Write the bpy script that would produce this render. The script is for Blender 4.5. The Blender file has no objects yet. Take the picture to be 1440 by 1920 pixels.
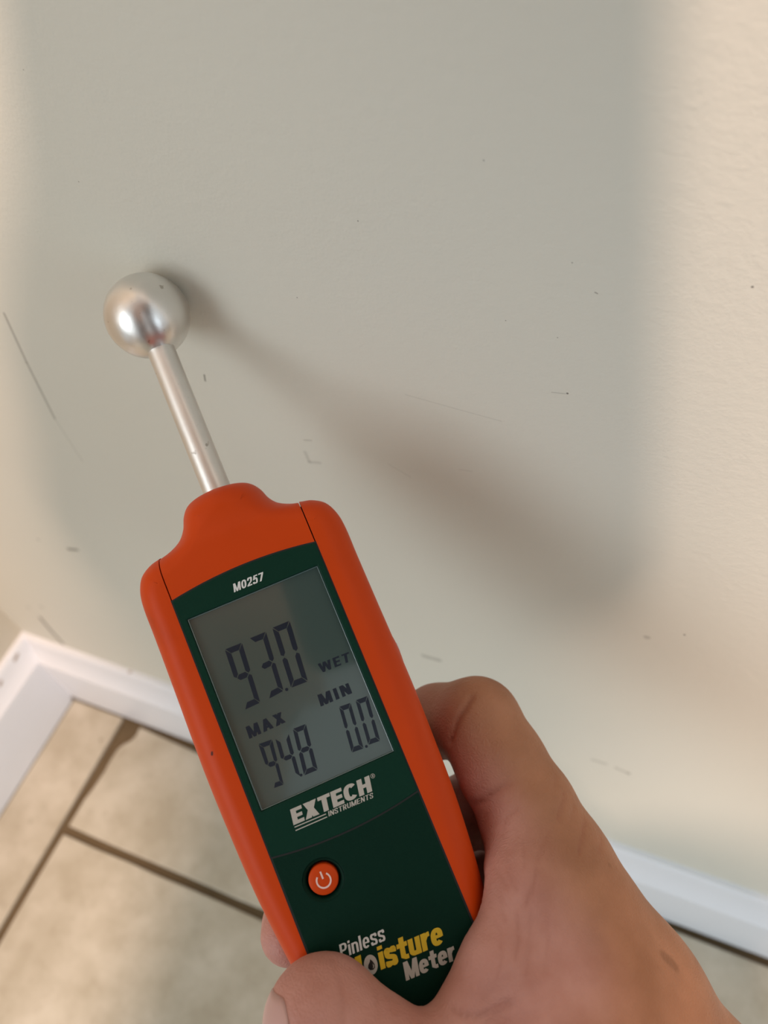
import bpy, bmesh, math, random
import numpy as np
from mathutils import Vector, Matrix
from mathutils.bvhtree import BVHTree

sc = bpy.context.scene
COL = sc.collection
random.seed(7)
MM = 0.001

# ------------------------------------------------------------------ camera, world, lights, exposure
CAM = Vector((0.3432, -0.123507, 0.514024))
AX = Vector((0.931159, 0.355388, -0.081497))     # camera right
AY = Vector((0.242242, -0.770048, -0.590208))    # camera down
AZ = Vector((-0.27251, 0.529835, -0.803127))     # camera forward
cam_d = bpy.data.cameras.new('camera')
cam = bpy.data.objects.new('camera', cam_d); COL.objects.link(cam)
cam_d.sensor_fit = 'VERTICAL'; cam_d.sensor_height = 36.0
cam_d.lens = 1438.66 / 1920 * 36.0
cam_d.clip_start = 0.005
cam_d.dof.use_dof = True
cam_d.dof.focus_distance = 0.165
cam_d.dof.aperture_fstop = 13.0
cam.matrix_world = Matrix(((AX.x, -AY.x, -AZ.x, CAM.x), (AX.y, -AY.y, -AZ.y, CAM.y), (AX.z, -AY.z, -AZ.z, CAM.z), (0, 0, 0, 1)))
sc.camera = cam

sc.view_settings.view_transform = 'Standard'
sc.view_settings.look = 'None'
sc.view_settings.exposure = 0.07
sc.view_settings.gamma = 1.0
sc.view_settings.use_curve_mapping = False

world = bpy.data.worlds.new('world'); sc.world = world; world.use_nodes = True
wb = world.node_tree.nodes['Background']
wb.inputs['Color'].default_value = (0.96, 1.0, 1.02, 1); wb.inputs['Strength'].default_value = 0.66

def area(name, loc, target, sx, sy, power, color, disk=False):
    l = bpy.data.lights.new(name, 'AREA'); l.shape = 'DISK' if disk else 'RECTANGLE'
    l.size = sx
    if not disk: l.size_y = sy
    l.energy = power; l.color = color
    o = bpy.data.objects.new(name, l); COL.objects.link(o)
    o.location = loc
    o.rotation_euler = (Vector(target) - Vector(loc)).to_track_quat('-Z', 'Y').to_euler()
    return o
area('window_light', (-0.52, -1.55, 0.95), (0.3, 0, 0.35), 1.0, 1.1, 11.0, (0.88, 0.96, 1.0))
area('side_fill_light', (1.95, -1.15, 0.75), (0.4, 0, 0.1), 0.9, 0.9, 6.5, (0.72, 0.87, 1.0))  # added cool fill for the lower right, no known window there
area('ceiling_lamp_light', (0.65, -1.02, 2.25), (0.35, 0, 0.2), 0.20, 0.20, 52.0, (1.0, 0.71, 0.56), True)

# ------------------------------------------------------------------ material helpers
def principled(name, color, rough=0.5, metal=0.0, spec=0.5, coat=0.0, sss=0.0):
    m = bpy.data.materials.new(name); m.use_nodes = True
    b = m.node_tree.nodes['Principled BSDF']
    b.inputs['Base Color'].default_value = (*color, 1); b.inputs['Roughness'].default_value = rough
    b.inputs['Metallic'].default_value = metal; b.inputs['Specular IOR Level'].default_value = spec
    b.inputs['Coat Weight'].default_value = coat
    if sss:
        b.inputs['Subsurface Weight'].default_value = sss
    return m, m.node_tree, b
def N(nt, t, **kw):
    n = nt.nodes.new(t)
    for k, v in kw.items(): setattr(n, k, v)
    return n
def mathn(nt, op, a, b=None, c=None, clamp=False):
    n = N(nt, 'ShaderNodeMath', operation=op, use_clamp=clamp)
    for i, v in enumerate((a, b, c)):
        if v is None: continue
        if isinstance(v, (int, float)): n.inputs[i].default_value = v
        else: nt.links.new(v, n.inputs[i])
    return n.outputs[0]
def vmath(nt, op, a, b=None, scale=None):
    n = N(nt, 'ShaderNodeVectorMath', operation=op)
    for i, v in enumerate((a, b)):
        if v is None: continue
        if isinstance(v, (tuple, list)): n.inputs[i].default_value = v
        else: nt.links.new(v, n.inputs[i])
    if scale is not None:
        if isinstance(scale, (int, float)): n.inputs['Scale'].default_value = scale
        else: nt.links.new(scale, n.inputs['Scale'])
    return n.outputs['Value'] if op in ('DOT_PRODUCT', 'LENGTH', 'DISTANCE') else n.outputs['Vector']
def mixc(nt, fac, a, b, blend='MIX'):
    n = N(nt, 'ShaderNodeMix', data_type='RGBA', blend_type=blend)
    for i, v in ((0, fac), (6, a), (7, b)):
        if isinstance(v, (int, float)): n.inputs[i].default_value = v
        elif isinstance(v, tuple): n.inputs[i].default_value = (*v, 1) if len(v) == 3 else v
        else: nt.links.new(v, n.inputs[i])
    return n.outputs[2]
def noise(nt, vec, scale, detail=3, rough=0.5, out='Fac'):
    n = N(nt, 'ShaderNodeTexNoise'); n.inputs['Scale'].default_value = scale
    n.inputs['Detail'].default_value = detail; n.inputs['Roughness'].default_value = rough
    nt.links.new(vec, n.inputs['Vector']); return n.outputs[out]
def ramp(nt, fac, p0, p1, c0=(0, 0, 0), c1=(1, 1, 1)):
    n = N(nt, 'ShaderNodeValToRGB'); e = n.color_ramp.elements
    e[0].position = p0; e[0].color = (*c0, 1); e[1].position = p1; e[1].color = (*c1, 1)
    nt.links.new(fac, n.inputs[0]); return n.outputs[0]
def bump(nt, b, h, strength, dist):
    n = N(nt, 'ShaderNodeBump'); n.inputs['Strength'].default_value = strength
    n.inputs['Distance'].default_value = dist
    nt.links.new(h, n.inputs['Height']); nt.links.new(n.outputs[0], b.inputs['Normal'])
def marks(nt, pos, base, mk, color):
    """blend stain marks (A, B, half width, softness, strength) in room space over a colour"""
    warp = noise(nt, pos, 700, 2)
    col = base
    for A, B, w, soft, s in mk:
        A = Vector(A); B = Vector(B); d = B - A; L2 = max(d.dot(d), 1e-10)
        pa = vmath(nt, 'SUBTRACT', pos, tuple(A))
        t = mathn(nt, 'DIVIDE', vmath(nt, 'DOT_PRODUCT', pa, tuple(d)), L2, clamp=True)
        if L2 <= 1e-9: t = 0.0
        proj = vmath(nt, 'SCALE', tuple(d), scale=t)
        dist = vmath(nt, 'LENGTH', vmath(nt, 'SUBTRACT', pa, proj))
        dist = mathn(nt, 'ADD', dist, mathn(nt, 'MULTIPLY', mathn(nt, 'SUBTRACT', warp, 0.5), w * 1.6))
        mr = N(nt, 'ShaderNodeMapRange', interpolation_type='SMOOTHSTEP')
        nt.links.new(dist, mr.inputs[0])
        mr.inputs[1].default_value = w; mr.inputs[2].default_value = w + soft
        mr.inputs[3].default_value = s; mr.inputs[4].default_value = 0.0
        col = mixc(nt, mr.outputs[0], col, color)
    return col

# wall paint
def W2(x, z): return (x, 0.0, z)
wall_marks = []
def seg(pts, w, soft, s):
    if len(pts) == 1: pts = [pts[0], pts[0]]
    for a, b in zip(pts[:-1], pts[1:]): wall_marks.append((W2(*a), W2(*b), w * MM, soft * MM, s))
seg([(.1654, .3778), (.1623, .3578), (.1593, .3315)], .08, .6, .5)
seg([(.1593, .3315), (.16, .309)], .02, .4, .22)
seg([(.2303, .3705), (.2299, .3682)], .12, .25, .75)
seg([(.1135, .2295), (.1198, .2317)], .45, .6, .85)
seg([(.0964, .2295)], .45, .6, .5)
seg([(.0366, .1182), (.0353, .1007), (.0353, .0822)], .7, .8, .85)
seg([(.034, .1293)], .6, 1.4, .3); seg([(.0487, .1382)], .8, 1.8, .25)
for p, s in (((.215, .4254), .7), ((.2131, .449), .5), ((.2828, .4261), .8), ((.2651, .4038), .7), ((.3083, .4418), .7),
             ((.3138, .4079), .6), ((.3257, .4241), .6), ((.3248, .4059), .5)):
    seg([p], .06, .16, s)
seg([(.3307, .4184), (.3312, .4182)], .05, .14, .6)
seg([(.3285, .3909)], .16, .2, .85); seg([(.3251, .3903), (.3281, .3907)], .03, .2, .3)
seg([(.357, .4248)], .16, .16, .85); seg([(.3728, .3037)], .22, .25, .9)
seg([(.3634, .2962)], .5, 1.0, .3)
seg([(.2574, .3524), (.2599, .353)], .05, .2, .5)
seg([(.2568, .3469), (.2574, .3427), (.261, .3435)], .12, .8, .22)
seg([(.2886, .2332), (.2949, .2336)], .7, 1.0, .35)
seg([(.2899, .3797), (.3022, .3786), (.3142, .3776)], .01, .18, .22)
seg([(.283, .3508), (.2895, .3472)], .02, .22, .2); seg([(.3035, .3557), (.3071, .3562)], .02, .18, .2)
seg([(.3627, .1818), (.3678, .1822)], .2, 1.4, .3); seg([(.3724, .1813), (.3777, .1798)], .2, 1.2, .35)
seg([(.3777, .1798)], .5, .9, .4); seg([(.3981, .066), (.4001, .0719)], .3, 1.2, .4)

m_wall, nt, b = principled('wall_paint', (0.66, 0.635, 0.575), 0.62, spec=0.35)
geo = N(nt, 'ShaderNodeNewGeometry'); pos = geo.outputs['Position']
basec = mixc(nt, ramp(nt, noise(nt, pos, 9, 2), .35, .7), (0.645, 0.638, 0.562), (0.63, 0.625, 0.556))
nt.links.new(marks(nt, pos, basec, wall_marks, (0.10, 0.09, 0.075)), b.inputs['Base Color'])
h = mathn(nt, 'ADD', noise(nt, pos, 420, 2), mathn(nt, 'MULTIPLY', noise(nt, pos, 1300, 1), .4))
bump(nt, b, h, 0.22, 0.0006)
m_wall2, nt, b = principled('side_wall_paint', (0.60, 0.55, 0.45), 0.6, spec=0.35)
geo = N(nt, 'ShaderNodeNewGeometry'); bump(nt, b, noise(nt, geo.outputs['Position'], 420, 2), .22, .0006)

m_base, nt, b = principled('baseboard_paint', (0.76, 0.76, 0.77), 0.42)
geo = N(nt, 'ShaderNodeNewGeometry'); pos = geo.outputs['Position']
bm_ = [((.0044, -.0145, .0735), (.0045, -.0176, .0729), .0007, .0012, .8), ((.0047, -.0335, .0718), (.0049, -.0352, .0712), .0007, .001, .8),
       ((.0855, -.0014, .0776), (.0861, -.0014, .0776), .0005, .0010, .6), ((.0113, -.0118, .0008), (.0113, -.0118, .0025), .0009, .0015, .85)]
nt.links.new(marks(nt, pos, mixc(nt, noise(nt, pos, 40, 3), (0.735, 0.76, 0.80), (0.70, 0.73, 0.77)), bm_, (0.25, 0.18, 0.12)), b.inputs['Base Color'])
bump(nt, b, noise(nt, pos, 150, 2), .08, .0006)

m_tile, nt, b = principled('ceramic_tile', (0.5, 0.45, 0.36), 0.42, spec=0.4)
geo = N(nt, 'ShaderNodeNewGeometry'); pos = geo.outputs['Position']
oi = N(nt, 'ShaderNodeObjectInfo')
p2 = vmath(nt, 'ADD', pos, vmath(nt, 'SCALE', (1.3, 0.7, 0.0), scale=oi.outputs['Random']))
n1 = noise(nt, p2, 32, 6, .62); n2 = noise(nt, p2, 120, 4, .6)
c1 = mixc(nt, ramp(nt, n1, .36, .66), (0.385, 0.345, 0.262), (0.50, 0.462, 0.375))
c2 = mixc(nt, mathn(nt, 'MULTIPLY', ramp(nt, n2, .52, .72), .28), c1, (0.30, 0.25, 0.18))
spots = [((.048, -.0315, 0), (.0485, -.0315, 0), .0005, .0013, .5), ((.034, -.095, 0), (.034, -.095, 0), .0008, .0016, .3)]
nt.links.new(marks(nt, pos, c2, spots, (0.18, 0.14, 0.09)), b.inputs['Base Color'])
bump(nt, b, mathn(nt, 'ADD', n1, mathn(nt, 'MULTIPLY', n2, .4)), .35, .001)

m_grout, nt, b = principled('grout', (0.11, 0.075, 0.035), 0.9)
geo = N(nt, 'ShaderNodeNewGeometry')
g1 = noise(nt, geo.outputs['Position'], 60, 5)
nt.links.new(mixc(nt, g1, (0.085, 0.058, 0.026), (0.15, 0.105, 0.055)), b.inputs['Base Color'])
bump(nt, b, noise(nt, geo.outputs['Position'], 900, 3), .5, .0006)

def orange_mat(name, c0, c1):
    m, nt, b = principled(name, c0, 0.45, spec=0.15)
    tc = N(nt, 'ShaderNodeTexCoord')
    nt.links.new(mixc(nt, noise(nt, tc.outputs['Object'], 60, 2), c0, c1), b.inputs['Base Color'])
    bump(nt, b, noise(nt, tc.outputs['Object'], 5000, 1), .10, .00008)
    return m, nt, b
m_orange, _, _ = orange_mat('orange_rubber', (0.56, 0.055, 0.004), (0.50, 0.048, 0.003))
m_orange2, nt, b = orange_mat('orange_rubber_worn', (0.56, 0.055, 0.004), (0.50, 0.048, 0.003))
tc = N(nt, 'ShaderNodeTexCoord')
oc = mixc(nt, noise(nt, tc.outputs['Object'], 60, 2), (0.56, 0.055, 0.004), (0.50, 0.048, 0.003))
nt.links.new(marks(nt, tc.outputs['Object'], oc, [((-.0196, -.0146, -.0003), (-.0198, -.0150, -.0003), .00014, .00025, .95),
      ((-.0205, .016, -.004), (-.0190, .010, -.003), .0008, .003, .25)], (0.04, 0.01, 0.005)), b.inputs['Base Color'])
m_core, _, _ = principled('dark_red_seam_shade', (0.05, 0.006, 0.002), 0.8)  # inner core coloured dark so the seam gaps look shaded
m_gap_shade, _, _ = principled('black_gap_shade', (0.003, 0.004, 0.004), 0.7)  # black stands in for shade in the gap around the panels
def plastic(name, c0, rough, bs):
    m, nt, b = principled(name, c0, rough, spec=0.09)
    tc = N(nt, 'ShaderNodeTexCoord'); n = noise(nt, tc.outputs['Object'], 2600, 2)
    nt.links.new(mixc(nt, mathn(nt, 'MULTIPLY', n, .5), c0, tuple(1.5 * v for v in c0)), b.inputs['Base Color'])
    bump(nt, b, n, bs, .0002); return m
m_green = plastic('dark_green_plastic', (0.0030, 0.026, 0.016), 0.5, .15)
m_green2 = plastic('dark_green_matte_plastic', (0.0016, 0.018, 0.011), 0.6, .25)
m_white, _, _ = principled('white_print', (0.62, 0.64, 0.64), 0.6)
m_silver, _, _ = principled('grey_print', (0.42, 0.40, 0.36), 0.6)
m_yellow, _, _ = principled('yellow_print', (0.62, 0.42, 0.012), 0.55)
m_ink, _, _ = principled('display_segment_ink', (0.010, 0.016, 0.028), 0.3, spec=0.3)
m_blackp, _, _ = principled('black_print', (0.004, 0.004, 0.004), 0.5)
m_lcd, nt, b = principled('display_glass', (0.050, 0.078, 0.072), 0.12, spec=0.5, coat=0.7)
b.inputs['Coat Roughness'].default_value = 0.05
m_rim, _, _ = principled('glass_edge', (0.10, 0.16, 0.16), 0.15, spec=1.0)
m_pwr, _, _ = principled('pale_pink_print', (0.75, 0.52, 0.47), 0.6)

def alu(name, rough, aniso):
    m, nt, b = principled(name, (0.80, 0.775, 0.735), rough, metal=1.0)
    tc = N(nt, 'ShaderNodeTexCoord')
    n = noise(nt, tc.outputs['Object'], 900, 3)
    sp = ramp(nt, noise(nt, tc.outputs['Object'], 420, 2), .69, .75)
    c = mixc(nt, noise(nt, tc.outputs['Object'], 160, 4), (0.80, 0.785, 0.76), (0.68, 0.66, 0.63))
    nt.links.new(mixc(nt, mathn(nt, 'MULTIPLY', sp, .65), c, (0.30, 0.26, 0.22)), b.inputs['Base Color'])
    nt.links.new(mathn(nt, 'ADD', mathn(nt, 'MULTIPLY', noise(nt, tc.outputs['Object'], 300, 3), .16), rough - .08), b.inputs['Roughness'])
    bump(nt, b, n, .12, .00015)
    if aniso:
        tg = N(nt, 'ShaderNodeTangent', direction_type='RADIAL', axis='Y')
        nt.links.new(tg.outputs[0], b.inputs['Tangent'])
        b.inputs['Anisotropic'].default_value = aniso; b.inputs['Anisotropic Rotation'].default_value = .25
    return m
m_ball = alu('brushed_aluminium_ball', 0.33, 0.65)
m_rod = alu('brushed_aluminium_rod', 0.42, 0.4)

m_skin, nt, b = principled('skin', (0.45, 0.25, 0.17), 0.52, spec=0.35, sss=0.12)
b.inputs['Subsurface Radius'].default_value = (0.0028, 0.0011, 0.0006)
b.inputs['Subsurface Scale'].default_value = 1.0
tc = N(nt, 'ShaderNodeTexCoord'); pos = tc.outputs['Object']
at = N(nt, 'ShaderNodeAttribute'); at.attribute_name = 'palm'
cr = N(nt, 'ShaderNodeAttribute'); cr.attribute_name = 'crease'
tan = mixc(nt, ramp(nt, noise(nt, pos, 90, 4), .3, .7), (0.30, 0.133, 0.068), (0.40, 0.188, 0.105))
pink = mixc(nt, ramp(nt, noise(nt, pos, 120, 4), .3, .7), (0.43, 0.195, 0.158), (0.53, 0.275, 0.235))
c = mixc(nt, at.outputs['Fac'], tan, pink)
c = mixc(nt, mathn(nt, 'MULTIPLY', cr.outputs['Fac'], .55), c, (0.26, 0.075, 0.045))  # creases also tinted darker, their shading put into the skin colour
c = marks(nt, pos, c, [((.0495, -.0880, .0), (.0507, -.0905, .0), .0006, .0012, .5), ((.0478, -.0700, -.006), (.0478, -.0701, -.006), .0002, .0006, .4),
                       ((-.0075, -.0570, .0115), (-.0070, -.0570, .0115), .0002, .0005, .5), ((.0425, -.0322, -.0205), (.0425, -.0322, -.0205), .0003, .0006, .45)], (0.17, 0.07, 0.03))
nt.links.new(c, b.inputs['Base Color'])
vor = N(nt, 'ShaderNodeTexVoronoi', feature='DISTANCE_TO_EDGE'); vor.inputs['Scale'].default_value = 1100
nt.links.new(vmath(nt, 'ADD', pos, vmath(nt, 'SCALE', noise(nt, pos, 200, 2, out='Color'), scale=.004)), vor.inputs['Vector'])
hh = mathn(nt, 'ADD', mathn(nt, 'MULTIPLY', vor.outputs['Distance'], .9), mathn(nt, 'MULTIPLY', noise(nt, pos, 350, 4), 1.2))
bump(nt, b, hh, .38, .0005)
m_nail, _, _ = principled('nail', (0.55, 0.325, 0.29), 0.30, spec=0.5, sss=0.1)
m_shirt, _, _ = principled('grey_shirt_cloth', (0.16, 0.165, 0.18), 0.9)
m_phone, _, _ = principled('phone_shell', (0.02, 0.02, 0.022), 0.35)
m_glass, _, _ = principled('phone_screen_glass', (0.01, 0.01, 0.012), 0.08, spec=0.6)

# ------------------------------------------------------------------ mesh helpers
def link(name, me, mat, parent=None, smooth=False, angle=None):
    o = bpy.data.objects.new(name, me); COL.objects.link(o)
    if mat: me.materials.append(mat)
    if parent: o.parent = parent
    if smooth or angle:
        me.shade_smooth()
        if angle: me.set_sharp_from_angle(angle=math.radians(angle))
    return o
def obj_bm(name, bm, mat, parent=None, smooth=False, angle=None):
    bmesh.ops.recalc_face_normals(bm, faces=bm.faces)
    me = bpy.data.meshes.new(name); bm.to_mesh(me); bm.free()
    return link(name, me, mat, parent, smooth, angle)
def tag(o, label, cat, group=None):
    o['label'] = label; o['category'] = cat
    if group: o['group'] = group
def structure(o): o['kind'] = 'structure'; return o
def box_bm(x0, x1, y0, y1, z0, z1, bev=0.0, segs=2):
    bm = bmesh.new(); bmesh.ops.create_cube(bm, size=1)
    for v in bm.verts:
        v.co = Vector((x0 + (v.co.x + .5) * (x1 - x0), y0 + (v.co.y + .5) * (y1 - y0), z0 + (v.co.z + .5) * (z1 - z0)))
    if bev: bmesh.ops.bevel(bm, geom=bm.edges[:], offset=bev, segments=segs, affect='EDGES', profile=.5)
    return bm
def slab_bm(outline, holes, z0, z1, s=MM):
    """flat plate with holes; outline points in mm"""
    bm = bmesh.new(); loops = []
    for pts in [outline] + holes:
        vs = [bm.verts.new((x * s, y * s, z1 * s)) for x, y in pts]
        es = [bm.edges.new((vs[i], vs[(i + 1) % len(vs)])) for i in range(len(vs))]
        loops.append((vs, es))
    bmesh.ops.triangle_fill(bm, use_beauty=True, use_dissolve=False, edges=[e for _, es in loops for e in es])
    top = bm.faces[:]
    low = {v: bm.verts.new((v.co.x, v.co.y, z0 * s)) for v in bm.verts[:]}
    for f in top: bm.faces.new([low[v] for v in reversed(f.verts)])
    for vs, _ in loops:
        n = len(vs)
        for i in range(n): bm.faces.new((vs[i], vs[(i + 1) % n], low[vs[(i + 1) % n]], low[vs[i]]))
    return bm
def bevel_mod(o, w, segs=2, ang=40):
    m = o.modifiers.new('bevel', 'BEVEL'); m.width = w; m.segments = segs; m.limit_method = 'ANGLE'; m.angle_limit = math.radians(ang)
    m.harden_normals = False
def lathe_bm(profile, n=48, axis='Z'):
    bm = bmesh.new(); rings = []
    for r, z in profile:
        if r < 1e-7: rings.append([bm.verts.new((0, 0, z))])
        else: rings.append([bm.verts.new((r * math.cos(2 * math.pi * i / n), r * math.sin(2 * math.pi * i / n), z)) for i in range(n)])
    for a, c_ in zip(rings[:-1], rings[1:]):
        for i in range(n):
            j = (i + 1) % n
            if len(a) == 1: bm.faces.new((a[0], c_[j], c_[i]))
            elif len(c_) == 1: bm.faces.new((a[i], a[j], c_[0]))
            else: bm.faces.new((a[i], a[j], c_[j], c_[i]))
    if axis == 'Y':
        for v in bm.verts: v.co = Vector((v.co.x, v.co.z, -v.co.y))
    return bm
def catmull(pts, per=6):
    out = []; n = len(pts)
    for i in range(n - 1):
        p0 = pts[max(i - 1, 0)]; p1 = pts[i]; p2 = pts[i + 1]; p3 = pts[min(i + 2, n - 1)]
        for k in range(per):
            t = k / per
            out.append(tuple(.5 * ((2 * b_) + (-a + c_) * t + (2 * a - 5 * b_ + 4 * c_ - d) * t * t + (-a + 3 * b_ - 3 * c_ + d) * t ** 3)
                             for a, b_, c_, d in zip(p0, p1, p2, p3)))
    out.append(tuple(pts[-1])); return out

# ------------------------------------------------------------------ the setting
structure(obj_bm('wall_back', box_bm(-0.12, 2.4, 0, 0.12, -0.02, 2.45), m_wall))
structure(obj_bm('wall_left', box_bm(-0.12, 0.0, -0.30, 0.0, -0.02, 2.45), m_wall2))
floor = structure(obj_bm('floor', box_bm(-0.12, 2.4, -2.6, 0.12, -0.05, -0.0028), m_grout))

HB, HM, TB = 0.0777, 0.0596, 0.0113
def baseboard(name, length, along_x):
    prof = [(0, 0), (-TB, 0), (-TB, HM - .002), (-TB + .0004, HM), (-TB + .0016, HM + .0012), (-.0070, HM + .0062), (-.0050, HM + .0110),
            (-.0042, HM + .0150), (-.0034, HB - .0008), (-.0026, HB), (0, HB)]
    bm = bmesh.new()
    def P(t, y, z):
        return (t, y, z + (0.0012 if z == 0 else 0)) if along_x else (-y, t, z)
    a0 = []; a1 = []
    for y, z in prof:
        m0 = -y if along_x else y       # mitred at the room corner
        a0.append(bm.verts.new(P(m0, y, z))); a1.append(bm.verts.new(P(length, y, z)))
    for i in range(len(prof)):
        j = (i + 1) % len(prof); bm.faces.new((a0[i], a0[j], a1[j], a1[i]))
    bm.faces.new(a0); bm.faces.new(list(reversed(a1)))
    return structure(obj_bm(name, bm, m_base, angle=30))
baseboard('baseboard_back', 2.3, True)
baseboard('baseboard_left', -0.30, False)

def tile(outline, idx):
    bm = slab_bm([(x * 1000, y * 1000) for x, y in outline], [], -3.2, 0.0)
    o = obj_bm('tile', bm, m_tile, floor, angle=30); bevel_mod(o, .0009, 3, 50); return o
def wav(x0, y0, x1, y1, n=9, a=.0004):
    return [(x0 + (x1 - x0) * i / n + (random.uniform(-a, a) if 0 < i else 0), y0 + (y1 - y0) * i / n + (random.uniform(-a, a) if 0 < i else 0)) for i in range(n)]
def rect(x0, x1, y0, y1, chip=None):
    if chip: return chip + wav(x0, y0, x1, y0, 14) + wav(x1, y0, x1, y1, 5)
    return wav(x0, y0, x1, y0, 12) + wav(x1, y0, x1, y1, 12) + wav(x1, y1, x0, y1, 12) + wav(x0, y1, x0, y0, 12)
chip = [(.0700, -.0138), (.0705, -.0200), (.0690, -.0245), (.0655, -.0285), (.0632, -.0335), (.0626, -.0420), (.0630, -.0500),
        (.0620, -.0620), (.0606, -.0700), (.0604, -.0800)]
tile([(.0118, -.0118), (.0118, -.24), (.0545, -.24)] + [(.0545, -.0118)], 0)
tile(rect(.0602, .3600, -.0885, -.0138, chip), 1)
tile(rect(.0600, .3600, -.3950, -.0940), 2)
tile(rect(.3655, .6700, -.2400, -.0150), 3)
tile(rect(.0118, .0545, -.545, -.2455), 4)
tile(rect(.0600, .3600, -.7000, -.4005), 5)
tile(rect(.3655, .6700, -.5450, -.2455), 6)
tile(rect(.6755, .9800, -.3950, -.0940), 7); tile(rect(.6755, .9800, -.0885, -.0138), 8)

# ------------------------------------------------------------------ the meter
MW = Matrix(((0.734206, -0.617538, 0.282115, 0.28499), (0.676113, 0.627256, -0.386551, -0.068331), (0.061751, 0.474549, 0.87806, 0.370011), (0, 0, 0, 1)))
meter = bpy.data.objects.new('moisture_meter', None); COL.objects.link(meter)
meter.matrix_world = MW; meter.empty_display_size = .02
tag(meter, 'orange and dark green handheld moisture meter with grey display, metal ball probe touching the wall', 'moisture meter')

half = [(0, 37.9), (4.5, 37.6), (7.6, 36.7), (9.5, 34.9), (10.6, 32.2), (12.2, 30.1), (14.6, 28.7), (17.0, 27.9), (19.6, 27.2), (22.2, 25.4), (23.7, 22.3),
        (24.2, 18.5), (24.2, 12), (24.3, 0), (24.5, -18), (24.2, -32), (23.7, -44), (22.7, -55), (21.5, -65), (20.6, -75), (20.0, -86),
        (19.0, -95), (15.5, -101), (9, -103.2), (0, -103.6)]
half = catmull(half, 5)
half = [(x - .35 * min(max((x - 6) / 6, 0), 1), y) for x, y in half]
outline = half + [(-x + .25 * min(x / 8, 1), y) for x, y in reversed(half[1:-1])]
def pillow(outline, zf, zb, rf, rb, inset=0.0, steps=7):
    P = np.array(outline); n = len(P)
    T = np.roll(P, -1, 0) - np.roll(P, 1, 0); T /= np.linalg.norm(T, axis=1)[:, None]
    Nn = np.stack([-T[:, 1], T[:, 0]], 1)
    if ((P - P.mean(0)) * Nn).sum() > 0: Nn = -Nn         # inward
    bm = bmesh.new(); rings = []
    lv = []
    for i in range(steps + 1):
        a = math.pi / 2 * i / steps; lv.append((rf * (1 - math.sin(a)), zf - rf * (1 - math.cos(a)) * 1.5))
    for i in range(steps, -1, -1):
        a = math.pi / 2 * i / steps; lv.append((rb * (1 - math.sin(a)), zb + rb * (1 - math.cos(a)) * .8))
    for d, z in lv:
        Q = P + Nn * (d + inset)
        rings.append([bm.verts.new((q[0] * MM, q[1] * MM, z * MM)) for q in Q])
    for a, c_ in zip(rings[:-1], rings[1:]):
        for i in range(n):
            j = (i + 1) % n; bm.faces.new((a[i], a[j], c_[j], c_[i]))
    for r in (rings[0], rings[-1]):
        es = [e for e in (bm.edges.get((r[i], r[(i + 1) % n])) for i in range(n)) if e]
        bmesh.ops.triangle_fill(bm, use_beauty=True, use_dissolve=False, edges=es)
    bmesh.ops.recalc_face_normals(bm, faces=bm.faces)
    return bm
def cut(bm, co, no):
    g = bm.verts[:] + bm.edges[:] + bm.faces[:]
    r = bmesh.ops.bisect_plane(bm, geom=g, plane_co=Vector(co) * MM, plane_no=no, clear_outer=True, dist=1e-7)
    es = [e for e in r['geom_cut'] if isinstance(e, bmesh.types.BMEdge)]
    if es: bmesh.ops.triangle_fill(bm, use_beauty=True, use_dissolve=False, edges=es)
    return bm
ZB = -26.5
top = cut(cut(cut(pillow(outline, 0, ZB, 5.2, 6), (16.12, 0, 0), (1, 0, 0)), (-16.12, 0, 0), (-1, 0, 0)), (0, 16.9, 0), (0, -1, 0))
# the neck swells forward a little and rounds off towards the probe
for v in top.verts:
    x, y, z = v.co / MM
    if y > 27:
        k = min((y - 27) / 8, 1.0)
        v.co.z = (z - k * 4.2 * (x / 10.0) ** 2 * (1 if z > -13 else -1)) * MM
o = obj_bm('top_housing', top, m_orange, meter, angle=35)
o = obj_bm('side_grip', cut(pillow(outline, 0, ZB, 5.2, 6), (-16.36, 0, 0), (1, 0, 0)), m_orange2, meter, angle=35)
o['label'] = 'orange side grip on the display left, with a small black speck'
o = obj_bm('side_grip', cut(pillow(outline, 0, ZB, 5.2, 6), (16.36, 0, 0), (-1, 0, 0)), m_orange, meter, angle=35)
o = obj_bm('back_shell', cut(pillow(outline, -2.6, ZB + .5, 5.2, 6, .7), (0, 27.2, 0), (0, 1, 0)), m_core, meter, angle=35)

def arc(x0, y0, x1, y1, sag, n=16):
    return [(x0 + (x1 - x0) * i / n, y0 + (y1 - y0) * i / n + sag * (1 - (2 * i / n - 1) ** 2)) for i in range(n + 1)]
BX, BY = -8.15, -46.5
circ = lambda r, n=40: [(BX + r * math.cos(2 * math.pi * i / n), BY + r * math.sin(2 * math.pi * i / n)) for i in range(n)]
obj_bm('seam_dark_slab', slab_bm(arc(-16.42, 17.45, 16.42, 17.45, 1.45) + [(16.42, -97), (-16.42, -97)], [[(-15.2, 13), (-15.2, -29.8), (15.2, -29.8), (15.2, 13)], circ(4.6)], -1.2, .02), m_gap_shade, meter)  # added black slab, draws the shaded panel gap as a dark line
lcd_hole = [(-14.75, 12.55), (-14.75, -29.35), (14.75, -29.35), (14.75, 12.55)]
up = arc(-16.1, 17.2, 16.1, 17.2, 1.4) + arc(16.1, -38.35, -16.1, -38.35, -1.45)
o = obj_bm('display_surround', slab_bm(up, [lcd_hole], -2.0, .16), m_green, meter); bevel_mod(o, .00022, 2, 50)
lo = arc(-16.1, -38.62, 16.1, -38.62, -1.45) + [(16.0, -90), (13.5, -96), (-13.5, -96), (-16.0, -90)]
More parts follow.
